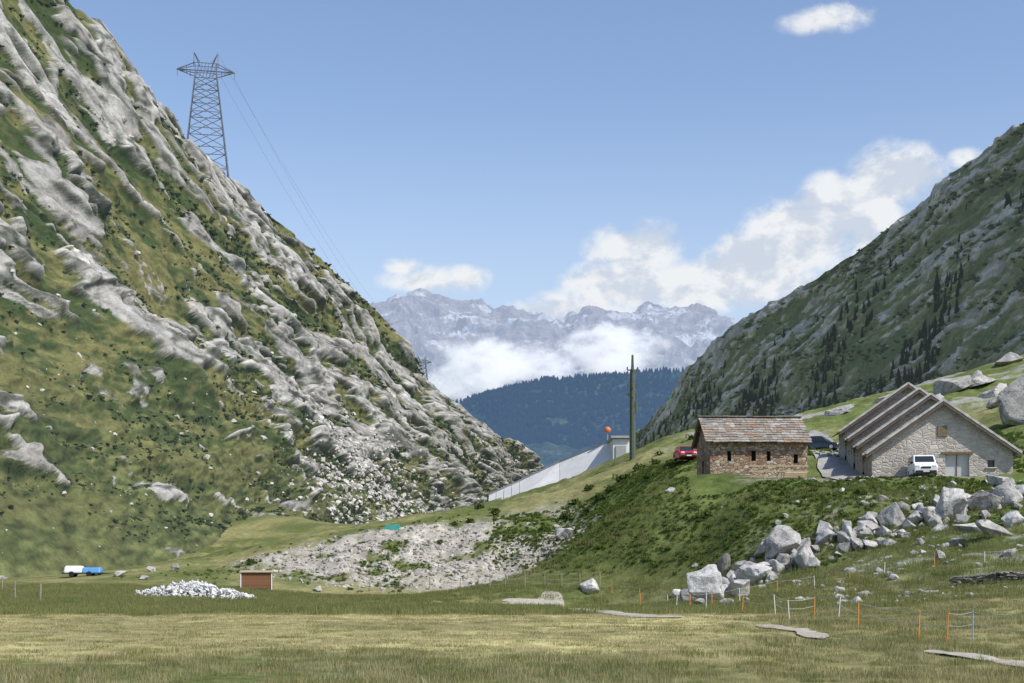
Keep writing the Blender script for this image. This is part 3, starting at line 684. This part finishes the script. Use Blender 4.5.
# barn in stepped sections
STB=masonry('barn_render',[(.42,.38,.33),(.50,.46,.40),(.36,.31,.27),(.46,.41,.35),(.55,.51,.46)],1.9,(.50,.46,.40),.10)
RF2=slab_mat('barn_slabs',[(.15,.14,.13),(.24,.225,.205),(.20,.18,.16),(.28,.265,.24),(.13,.12,.11)])
VERGE=simple('verge_stone',(.50,.48,.44),.9,.3,2,.1); FASC=simple('fascia_wood',(.13,.105,.085),.8,.3,6,.15)
DOOR=simple('painted_door',(.50,.50,.49),.7,.12,3,.2); WIN=simple('window_glass',(.03,.035,.04),.15,.1,3,.5)
bn=empty('stepped_barn',(30.9,122,9.3),math.radians(-6.1))
W2,EH,RH,SD,STEP=11.7,2.45,4.1,4.9,1.08
for k in range(4):
    y0=k*SD; z0=k*STEP; xo=-.16*k
    ops=[(6.1,.15,8.1,2.2,DOOR),(3.0,1.1,3.7,1.9,WIN),(9.6,1.0,10.2,1.7,WIN)] if k==0 else []
    wall('gable_wall',W2,EH,ops,STB,bn,T_((xo,y0,z0)),RH)
    wall('side_wall_left',SD,EH+3,[(1.6,3.9,2.2,4.7,DARK),(3.3,3.9,3.9,4.7,DARK)],STB,bn,T_((xo,y0+SD,z0-3))@Rz(-math.pi/2))
    wall('side_wall_right',SD,EH+3,[],STB,bn,T_((xo+W2,y0,z0-3))@Rz(math.pi/2))
    if k==3: wall('back_wall',W2,EH,[],STB,bn,T_((xo+W2,y0+SD,z0))@Rz(math.pi),RH)
    sl=RH/(W2/2); ov=.55; Ls=math.hypot(W2/2+ov,(W2/2+ov)*sl)
    for sgn,nm in ((1,'roof_left'),(-1,'roof_right')):
        x0=-ov+xo if sgn>0 else W2+ov+xo
        slabroof(nm,(x0,y0-.45,z0+EH-ov*sl+.05),(0,1,0),(sgn,0,sl),SD+.5,Ls,.8,.55,.06,RF2,bn,k*3+sgn,.14)
    tb=Tubes(); tf=Tubes()
    for sgn in (1,-1):
        x0=-ov-.05+xo if sgn>0 else W2+ov+.05+xo
        tb.bar((x0,y0-.55,z0+EH-ov*sl+.24),(W2/2+xo,y0-.55,z0+EH+RH+.28),.13)
        tf.bar((x0,y0-.53,z0+EH-ov*sl-.05),(W2/2+xo,y0-.53,z0+EH+RH-.02),.13)
    tb.obj('verge_capping',VERGE,bn); tf.obj('barge_board',FASC,bn)
box('loft_shutter',(.8,.1,.9),(W2/2,-.05,4.2),WOOD,bn,.02)
box('door_lintel',(2.6,.16,.2),(7.1,-.05,2.34),WOOD,bn,.02)
box('door_split',(.06,.06,2.0),(7.1,.3,1.18),FASC,bn)
for sx in (3.35,9.9): box('window_sill',(.95,.18,.1),(sx,-.05,1.03),VERGE,bn,.02)
box('barn_foundation',(W2-.8,SD*4-.2,2),(W2/2-.1,SD*2,-1.02),STB,bn)

# concrete gallery
CONC=simple('pale_concrete',(.66,.65,.63),.85,.1,.6,.15,bump=.02); CONCD=simple('grey_concrete',(.36,.36,.36),.85,.12,.6,.15)
ga=empty('avalanche_gallery')
def prism(name,pts,th,mat,parent):
    a=[Vector(p) for p in pts]; b=[p+Vector(th) for p in a]; nq=len(a)
    return mesh(name,a+b,[tuple(range(nq)),tuple(reversed(range(nq,2*nq)))]+[(i,i+nq,(i+1)%nq+nq,(i+1)%nq) for i in range(nq)],mat,parent)
A0=[P(488,510,216),P(520,500,211),P(560,496,205),P(614,490,197)]; A1=[P(489,495,224),P(520,481,222),P(560,462,219),P(611,441,213)]
V=[];Fc=[]
for a,b in zip(A0,A1): V+=[a,b,(b[0]+1.5,b[1]+9,b[2]),(a[0]+1.5,a[1]+16,a[2])]
for i in range(3):
    for j in range(4): k=i*4; Fc.append((k+j,k+4+j,k+4+(j+1)%4,k+(j+1)%4))
Fc+=[(3,2,1,0),(12,13,14,15)]
mesh('battered_wall',V,Fc,CONC,ga)
tb=Tubes()
for i in range(3): tb.bar(A1[i],A1[i+1],.28)
tb.obj('coping',CONCD,ga)
tb=Tubes()
for i in range(1,12):
    t=i/12*3; k=min(int(t),2); f=t-k
    a=Vector(A0[k]).lerp(Vector(A0[k+1]),f); b=Vector(A1[k]).lerp(Vector(A1[k+1]),f); tb.bar(a,b,.05)
tb.obj('panel_joints',CONCD,ga)
q=P(620,470,206); box('portal_block',(2.4,9,5.2),(q[0]+.1,q[1]+4,q[2]+1.9),CONC,ga,.08)
box('portal_roof',(3.0,10,.35),(q[0]+.1,q[1]+4,q[2]+4.7),CONCD,ga,.05)
box('portal_recess',(1.5,.3,2.6),(q[0]+.1,q[1]-.55,q[2]+2.2),CONCD,ga,.02)
bc=empty('beacon_ball',P(607.5,440,213)); 
bm=bmesh.new(); bmesh.ops.create_uvsphere(bm,u_segments=16,v_segments=10,radius=.5); me=bpy.data.meshes.new('ball'); bm.to_mesh(me); bm.free(); me.materials.append(simple('orange_paint',(.60,.18,.07),.5,.1)); o=bpy.data.objects.new('ball',me); link(o,bc); o.location=(0,0,1.5)
tb=Tubes(); tb.bar((0,0,-.5),(0,0,1.2),.07,n=8); tb.bar((-.25,0,1.1),(.25,0,1.1),.05); tb.obj('stand',CONCD,bc)

# mast
MG=simple('mast_green',(.09,.11,.08),.7,.2,2,.3)
Xm=(632.5-512)/F*178; ms=empty('utility_mast',(Xm,178,gz(Xm,178)))
top=P(632,355,178)[2]-ms.location.z
tb=Tubes(); tb.bar((0,0,-.5),(0,0,top-1.8),.42,.30,n=10); tb.bar((0,0,top-1.8),(0,0,top),.20,.14,n=8)
for z,w in ((top-1.9,.65),(top-4.0,.6),(top-5.2,.5)):
    tb.bar((-w,0,z),(w,0,z),.10); tb.bar((0,-w,z-.12),(0,w,z-.12),.10)
    for sx in (-w,w): tb.bar((sx,0,z),(sx,0,z+.4),.09,n=6)
tb.bar((.42,-.1,top-7.2),(.42,-.1,top-5.8),.2,n=6); tb.bar((-.4,-.35,0),(-.4,-.35,top-3),.05)
tb.obj('pole',MG,ms,)

# pylons
STEEL=simple('galvanised_steel',(.13,.15,.18),.6,.1,1,.4)
def pylon(loc,rz=0,r=.18):
    e=empty('transmission_tower',loc,rz); tb=Tubes()
    def hw(z): return 8.6-(z/38)*4.3
    lv=[-12,-4,5,13,20,26,31.5,36.5]
    for i in range(len(lv)-1):
        a,b=lv[i],lv[i+1]; wa,wb=hw(a),hw(b)
        for (sx,sy) in ((1,1),(1,-1),(-1,1),(-1,-1)): tb.bar((sx*wa,sy*wa*.7,a),(sx*wb,sy*wb*.7,b),r*1.5)
        for sy in (1,-1):
            tb.bar((-wa,sy*wa*.7,a),(wb,sy*wb*.7,b),r); tb.bar((wa,sy*wa*.7,a),(-wb,sy*wb*.7,b),r); tb.bar((-wb,sy*wb*.7,b),(wb,sy*wb*.7,b),r)
        for sx in (1,-1):
            tb.bar((sx*wa,-wa*.7,a),(sx*wb,wb*.7,b),r); tb.bar((sx*wa,wa*.7,a),(sx*wb,-wb*.7,b),r)
    w=hw(36.5)
    for sy in (1,-1):
        y=sy*w*.5
        tb.bar((-12,0,38.4),(12,0,38.4),r*1.2); tb.bar((-12,0,38.4),(-w,y,41),r*1.2); tb.bar((12,0,38.4),(w,y,41),r*1.2); tb.bar((-w,y,41),(w,y,41),r)
        tb.bar((-12,0,38.4),(-w,y,36.5),r*1.2); tb.bar((12,0,38.4),(w,y,36.5),r*1.2)
        for i in range(-3,4): tb.bar((i*1.4,y,36.5),(i*1.4+(1.4 if i<3 else 0),y,41),r*.8)
        for sx in (1,-1):
            tb.bar((sx*w,y,36.5),(sx*w,y,41),r*1.3)
            tb.bar((sx*(w+3.5),y*.4,39.6),(sx*(w+3.5),y*.4,37.2),r*.8)
            tb.bar((sx*(w+.6),y,41),(sx*(w+.4),0,46),r*1.1); tb.bar((sx*(w-2),y,41),(sx*(w+.4),0,46),r*1.1)
    for x in (-11.8,11.8,-6.5,6.5): tb.bar((x,0,38.2),(x,0,35.6),.16)
    tb.obj('lattice',STEEL,e)
    return e
zt=P(205,53,600)[2]
pt=(P(206,160,600)[0],600,zt-46); pylon(pt,math.radians(12))
pt2=P(422,372,1750); pt2=(pt2[0],1750,P(422,356,1750)[2]-46); pylon(pt2,math.radians(12),.3)
def sagline(tb,a,b,sag,r,n=40):
    a=Vector(a);b=Vector(b); pr=None
    for i in range(n+1):
        t=i/n; p=a.lerp(b,t)-Vector((0,0,4*sag*t*(1-t)))
        if pr: tb.bar(pr,p,r,n=4)
        pr=p
tb=Tubes(); ca,sa=math.cos(math.radians(12)),math.sin(math.radians(12))
for x,z in ((12,35.6),(6.5,35.6),(5,46)):
    a=Vector(pt)+Vector((x*ca,x*sa,z)); b=Vector(pt2)+Vector((x*ca,x*sa,z)); sagline(tb,a,b,26 if z<40 else 18,.05)
tb.obj('power_lines',simple('cable',(.35,.38,.42),.5,.05))

# ---------------------------------------------------------------- vehicles
TY=simple('tyre_rubber',(.02,.02,.02),.9,.1); RIM=simple('alloy_rim',(.5,.5,.52),.35,.05,metal=.8); GL=simple('car_glass',(.02,.025,.03),.08,.05,spec=.8)
BLK=simple('black_trim',(.03,.03,.03),.6,.1); LT=simple('lamp_glass',(.75,.75,.72),.1,.05,spec=.8); PLT=simple('number_plate',(.7,.7,.68),.5,.03); RLT=simple('tail_lamp',(.45,.02,.02),.2,.05)
def vehicle(name,loc,rz,paint,L=4.2,Wd=1.76,H=1.48,kind='car'):
    e=empty(name,loc,rz)   # front faces local -y
    if kind=='car':
        body=[(-.5,.30),(-.5,.55),(-.47,.72),(-.26,.88),(-.08,H),(.05,H+.03),(.28,H),(.47,.95),(.5,.80),(.5,.32),(.44,.22),(-.45,.22)]
        wz=.9
    else:
        body=[(-.5,.32),(-.5,.75),(-.46,.98),(-.34,1.15),(-.20,H-.08),(-.14,H),(.44,H),(.5,H-.12),(.5,.35),(.44,.25),(-.45,.25)]
        wz=1.12
    def half(z): return Wd/2*(1 if z<wz else 1-(z-wz)/(H-wz)*(.20 if kind=='car' else .10))
    V=[];nq=len(body)
    for sx in (-1,1):
        for (y,z) in body: V.append((sx*half(z),y*L,z))
    Fc=[tuple(reversed(range(nq))),tuple(range(nq,2*nq))]+[(i,(i+1)%nq,(i+1)%nq+nq,i+nq) for i in range(nq)]
    o=mesh('body',V,Fc,paint,e); b=o.modifiers.new('b','BEVEL'); b.width=.07; b.segments=3; b.limit_method='ANGLE'; b.angle_limit=.3
    def panel(nm,pts,mat):
        a=[Vector(p) for p in pts]; nr=(a[1]-a[0]).cross(a[2]-a[0]).normalized(); 
        k=len(a); V=[p+nr*.012 for p in a]+[p-nr*.02 for p in a]
        mesh(nm,V,[tuple(range(k)),tuple(reversed(range(k,2*k)))]+[(i,i+k,(i+1)%k+k,(i+1)%k) for i in range(k)],mat,e)
    def onp(i,j,t): 
        a=Vector(body[i]);b=Vector(body[j]); return a.lerp(b,t)
    fw=(3,4)
    p=onp(fw[0],fw[1],.08);q=onp(fw[0],fw[1],.92); k=.86
    panel('windscreen',[(-half(p.y)*k,p.x*L,p.y),(half(p.y)*k,p.x*L,p.y),(half(q.y)*k,q.x*L,q.y),(-half(q.y)*k,q.x*L,q.y)],GL)
    if kind=='car':
        p=onp(6,7,.12);q=onp(6,7,.85); panel('rear_window',[(half(q.y)*k,q.x*L,q.y),(-half(q.y)*k,q.x*L,q.y),(-half(p.y)*k,p.x*L,p.y),(half(p.y)*k,p.x*L,p.y)],GL)
    else:
        y=.5*L; panel('rear_window',[(.7,y,1.2),(-.7,y,1.2),(-.66,y,H-.25),(.66,y,H-.25)],GL)
    for sx in (-1,1):
        z0,z1=wz+.03,H-.1
        ys=[(-.20,-.07,.04,.04),(.06,.06,.25,.36)] if kind=='car' else [(-.28,-.17,-.02,-.02),(.0,.0,.2,.2),(.22,.22,.42,.42)]
        for (a,b,c_,d_) in ys:
            pts=[(sx*half(z0),a*L,z0),(sx*half(z0),d_*L,z0),(sx*half(z1),c_*L,z1),(sx*half(z1),b*L,z1)]
            if sx<0: pts=pts[::-1]
            panel('side_window',pts,GL)
        box('mirror',(.2,.12,.16),(sx*(Wd/2+.08),-.2*L,wz+.08),BLK if kind!='car' else paint,e,.03)
        box('headlamp',(.34,.08,.17),(sx*Wd*.36,-.495*L,.70 if kind=='car' else .82),LT,e,.03)
        box('tail_lamp',(.22,.06,.28),(sx*Wd*.40,.497*L,.84),RLT,e,.02)
        for yy in (-.32,.30):
            t=Tubes(); t.bar((sx*(Wd/2-.2),yy*L,.32),(sx*(Wd/2+.01),yy*L,.32),.32,n=20); t.obj('tyre',TY,e)
            t=Tubes(); t.bar((sx*(Wd/2),yy*L,.32),(sx*(Wd/2+.025),yy*L,.32),.20,n=14); t.obj('rim',RIM,e)
    box('front_bumper',(Wd*.9,.12,.2),(0,-.5*L,.38),BLK,e,.04); box('rear_bumper',(Wd*.9,.12,.2),(0,.5*L,.40),BLK,e,.04)
    box('grille',(Wd*.42,.05,.16),(0,-.503*L,.62 if kind=='car' else .72),BLK,e,.02)
    box('number_plate',(.5,.02,.12),(0,-.5*L-.07,.40),PLT,e)
    box('roof_rail',(Wd*.5,.5,.02),(0,.1*L,H+.01),paint,e)
    return e
def vloc(u,Y,dz=.02):
    X=(u-512)/F*Y; z=gz(X,Y)+dz; return (X,Y,z)
RED=simple('red_paint',(.50,.02,.035),.3,.05,spec=.6); WHT=simple('white_paint',(.75,.76,.77),.35,.04,spec=.5); NAV=simple('dark_paint',(.03,.045,.06),.3,.05,spec=.6)
vehicle('parked_car',vloc(685,146,.2),math.radians(4),RED)
vehicle('parked_car',vloc(820,150,.15),math.radians(65),NAV)
vehicle('delivery_van',vloc(922,119,.08),math.radians(-8),WHT,4.7,1.85,1.85,'van')

# wooden shed, trailer, tarp
p=hit(255,590); sh=empty('wooden_shed',(p[0],p[1]+.8,p[2]),math.radians(8)); sc=p[1]/F
PLK=simple('stained_planks',(.23,.115,.06),.8,.3,5,.15)
Wd=29*sc
for i in range(12): box('plank',(Wd/12-.015,.05,1.45),(-Wd/2+(i+.5)*Wd/12,-.75,.85),PLK,sh)
for i in range(7): 
    for sx in (-1,1): box('side_plank',(.05,.2,1.4),(sx*Wd/2,-.62+i*.215,.83),PLK,sh)
box('back_panel',(Wd,.05,1.4),(0,.78,.83),PLK,sh); box('roof',(Wd+.35,1.9,.07),(0,0,1.63),WOODP,sh,.01,rot=(.06,0,0)); box('floor',(Wd,1.5,.1),(0,0,.1),WOOD,sh)
for sx in (-1,1): box('corner_post',(.09,.09,1.6),(sx*(Wd/2+.06),-.8,.75),WHT,sh)
p=hit(80,577); tl=empty('covered_trailer',(p[0],p[1]+1,p[2]),math.radians(4)); sc=p[1]/F; l=38*sc
BLU=simple('blue_tarp',(.10,.28,.55),.5,.1,3,.3); 
o=box('white_cover',(l*.5,1.7,.75),(-l*.22,0,.75),WHT,tl,.18,taper=(.9,.7)); o=box('blue_cover',(l*.5,1.7,.6),(l*.25,0,.66),BLU,tl,.15,taper=(.92,.7))
box('bed',(l,1.6,.12),(0,0,.36),BLK,tl,.02); box('drawbar',(1.2,.1,.1),(l/2+.5,0,.35),BLK,tl)
for sx in (-.25,.2):
    t=Tubes(); t.bar((sx*l,-.85,.28),(sx*l,-.65,.28),.28,n=16); t.bar((sx*l,.65,.28),(sx*l,.85,.28),.28,n=16); t.obj('wheel',TY,tl)
h=hit(392,531); tq=empty('turquoise_tarpaulin',(h[0],h[1],h[2]-.05))
TQ=simple('turquoise_fabric',(.07,.34,.29),.6,.25,2,.2)
prism('cover',[(-1.1,0,0),(1.1,0,0),(.9,0,.45),(.4,0,.7),(-.5,0,.6),(-.9,0,.3)],(0,1.6,0),TQ,tq)

# ---------------------------------------------------------------- fences
POST=simple('fence_post',(.30,.25,.19),.9,.2); PW=simple('white_plastic',(.7,.7,.68),.5,.05); PO=simple('orange_plastic',(.75,.26,.06),.5,.05); PB=simple('blue_plastic',(.25,.35,.5),.5,.05)
WIRE=simple('fence_wire',(.40,.39,.36),.6,.05)
def fence(name,pts,post,h,r,wires,wr=.008,mats=None,lean=.06):
    e=empty(name); tw=Tubes(); prev=None; tps={}
    for i,(u,v) in enumerate(pts):
        p=Vector(hit(u,v)); m=mats[i] if mats else post
        t=tps.setdefault(m.name,(Tubes(),m))[0]; tp=p+Vector((random.uniform(-lean,lean),random.uniform(-lean,lean),h*random.uniform(.9,1.1)))
        t.bar(p-Vector((0,0,.3)),tp,r,n=6)
        if prev:
            for w in wires: 
                a=prev[0].lerp(prev[1],w);b=p.lerp(tp,w); mid=(a+b)/2-Vector((0,0,.05)); tw.bar(a,mid,wr); tw.bar(mid,b,wr)
        prev=(p,tp)
    for k,(t,m) in tps.items(): t.obj('posts',m,e)
    tw.obj('wires',WIRE,e)
fence('electric_fence',[(612,594),(640,600),(668,604),(690,608),(712,606),(740,604),(777,596),(815,589),(850,583),(884,577),(934,570),(985,566),(1035,562)],PO,.8,.024,(.95,),mats=[PO,PO,PW,PO,PO,PW,PO,PW,PO,PW,PO,PW,PO])
fence('electric_fence',[(640,608),(676,610),(706,611),(742,613),(776,616),(790,620),(814,618),(838,618),(858,627),(918,640),(946,643),(973,643),(1040,650)],PW,.85,.02,(.95,.55),wr=.011,mats=[PO,PW,PW,PO,PW,PW,PO,PW,PO,PO,PO,PB,PO],lean=.12)
fence('wire_fence',[(370,592),(400,591),(430,590),(460,590),(490,589),(505,588),(525,588),(545,588),(562,588),(580,588),(600,589)],POST,1.15,.04,(.95,.6,.3))
fence('wire_fence',[(2,592),(15,600),(40,604)],POST,1.1,.05,(.9,.5))

# ---------------------------------------------------------------- cloud bank (volume)
def cloudvol(name,u0,u1,v0,v1,Yc,dep,seed,dens=.012,th=.44):
    a=P(u0,v1,Yc);b=P(u1,v0,Yc); bm=bmesh.new(); bmesh.ops.create_icosphere(bm,subdivisions=3,radius=1)
    me=bpy.data.meshes.new(name); bm.to_mesh(me); bm.free(); o=bpy.data.objects.new(name,me); link(o)
    o.location=((a[0]+b[0])/2,Yc,(a[2]+b[2])/2); o.scale=((b[0]-a[0])/2,dep/2,(b[2]-a[2])/2)
    m,nt=newmat(name+'_vapour'); nb=NB(nt); m.cycles.volume_step_rate=3.0
    oc=nb.n('ShaderNodeTexCoord').outputs['Object']; g=nb.n('ShaderNodeNewGeometry').outputs['Position']
    ln=nb.n('ShaderNodeVectorMath',operation='LENGTH'); nt.links.new(oc,ln.inputs[0])
    n=nb.noise(nb.vm('ADD',nb.vm('MULTIPLY',g,(.0042,.0042,.007)),(seed,seed,0)),1,4,.65)
    f=nb.m('SUBTRACT',nb.m('ADD',n,nb.mr(ln.outputs['Value'],.1,1,.24,-.32)),th)
    d=nb.m('MULTIPLY',nb.mr(f,0,.24,0,1),dens)
    pv=nb.n('ShaderNodeVolumePrincipled'); pv.inputs['Color'].default_value=(.95,.96,.98,1); nb.setin(pv.inputs['Density'],d)
    nb.setin(pv.inputs['Emission Strength'],nb.m('MULTIPLY',d,.50)); pv.inputs['Emission Color'].default_value=(.92,.96,1,1)  # added self-glow whitens the vapour in place of multiply scattered sunlight
    ou=nb.n('ShaderNodeOutputMaterial'); nt.links.new(pv.outputs[0],ou.inputs['Volume']); me.materials.append(m)
cloudvol('valley_cloud',370,620,316,428,8200,700,3.3,.011)
cloudvol('valley_cloud',530,700,302,406,8600,600,8.1,.010)

# ---------------------------------------------------------------- world, sun
sv=Vector((.54,-.38,.75)).normalized(); elev=math.asin(sv.z); az=math.atan2(sv.x,sv.y)
w=bpy.data.worlds.new('World'); scene.world=w; w.use_nodes=True; nt=w.node_tree; nt.nodes.clear(); nb=NB(nt)
sky=nb.n('ShaderNodeTexSky',sky_type='NISHITA'); sky.sun_disc=False; sky.sun_elevation=elev; sky.sun_rotation=az; sky.altitude=800; sky.dust_density=1.0; sky.ozone_density=1.5
dirv=nb.n('ShaderNodeTexCoord').outputs['Generated']; sp=nb.n('ShaderNodeSeparateXYZ'); nt.links.new(dirv,sp.inputs[0])
azn=nb.m('ARCTAN2',sp.outputs[0],sp.outputs[1]); eln=nb.m('ARCSINE',sp.outputs[2])
acc=None
for (u,v,ru,rv,wt) in [(893,180,58,40,1),(855,208,72,40,1),(800,238,74,44,1),(755,270,82,46,1),(700,285,72,36,.85),(640,252,62,34,.8),(625,285,72,32,.85),(570,330,120,40,.85),(430,280,60,18,.62),(467,280,36,20,.66),(832,18,60,17,.62),(965,158,24,12,.55),(405,268,26,13,.55),(480,335,130,32,.75),(900,240,90,40,.7)]:
    a0=math.atan((u-512)/F); e0=math.atan((HV-v)/F*math.cos(a0)); ra=ru/F*1.15; re=rv/F*1.15
    dx=nb.m('MULTIPLY',nb.m('SUBTRACT',azn,a0),1/ra); dy=nb.m('MULTIPLY',nb.m('SUBTRACT',eln,e0),1/re)
    q=nb.m('ADD',nb.m('MULTIPLY',dx,dx),nb.m('MULTIPLY',dy,dy)); f=nb.m('MULTIPLY',nb.m('SUBTRACT',1,nb.m('SQRT',q),clamp=True),wt)
    acc=f if acc is None else nb.m('MAXIMUM',acc,f)
sc=nb.vm('MULTIPLY',dirv,(26,26,36))
n1=nb.noise(sc,1,9,.6,.2); n2=nb.noise(nb.vm('ADD',sc,(.28,-.1,.45)),1,7,.6,.2)
den=nb.m('ADD',nb.m('MULTIPLY',acc,1.05),nb.m('MULTIPLY',nb.m('SUBTRACT',n1,.5),1.25))
mask=nb.m('MULTIPLY',nb.mr(den,.12,.58,0,1,True),nb.mr(acc,.02,.25,0,1,True))
lit=nb.mr(nb.m('ADD',nb.m('SUBTRACT',n1,n2),nb.m('MULTIPLY',nb.m('SUBTRACT',den,.4),-.14)),-.12,.07,0,1,True)
ccol=nb.mix(lit,(5.5,6.0,6.8,1),(7.8,7.9,8.0,1))
skc=nb.vm('MULTIPLY',sky.outputs[0],(1.62,1.55,1.55))
skc=nb.mix(nb.mr(eln,.05,.33,.75,.0,True),skc,(5.3,6.1,7.1,1))
fin=nb.mix(nb.m('MULTIPLY',mask,.93),skc,ccol)
bg=nb.n('ShaderNodeBackground'); nt.links.new(fin,bg.inputs[0]); bg.inputs[1].default_value=.115
ow=nb.n('ShaderNodeOutputWorld'); nt.links.new(bg.outputs[0],ow.inputs[0])
ld=bpy.data.lights.new('sun','SUN'); ld.energy=4.7; ld.angle=math.radians(.5); ld.color=(1,.96,.9)
lo=bpy.data.objects.new('sun',ld); link(lo); lo.rotation_euler=sv.to_track_quat('Z','Y').to_euler()
scene.view_settings.view_transform='Standard'; scene.view_settings.look='None'; scene.view_settings.exposure=0
cd=bpy.data.cameras.new('camera'); cd.lens=50; cd.sensor_width=36; cd.shift_y=(HV-341.5)/1024; cd.clip_end=60000; cd.clip_start=.5
co=bpy.data.objects.new('camera',cd); link(co); co.location=(0,0,ZC); co.rotation_euler=(math.radians(90),0,0); scene.camera=co
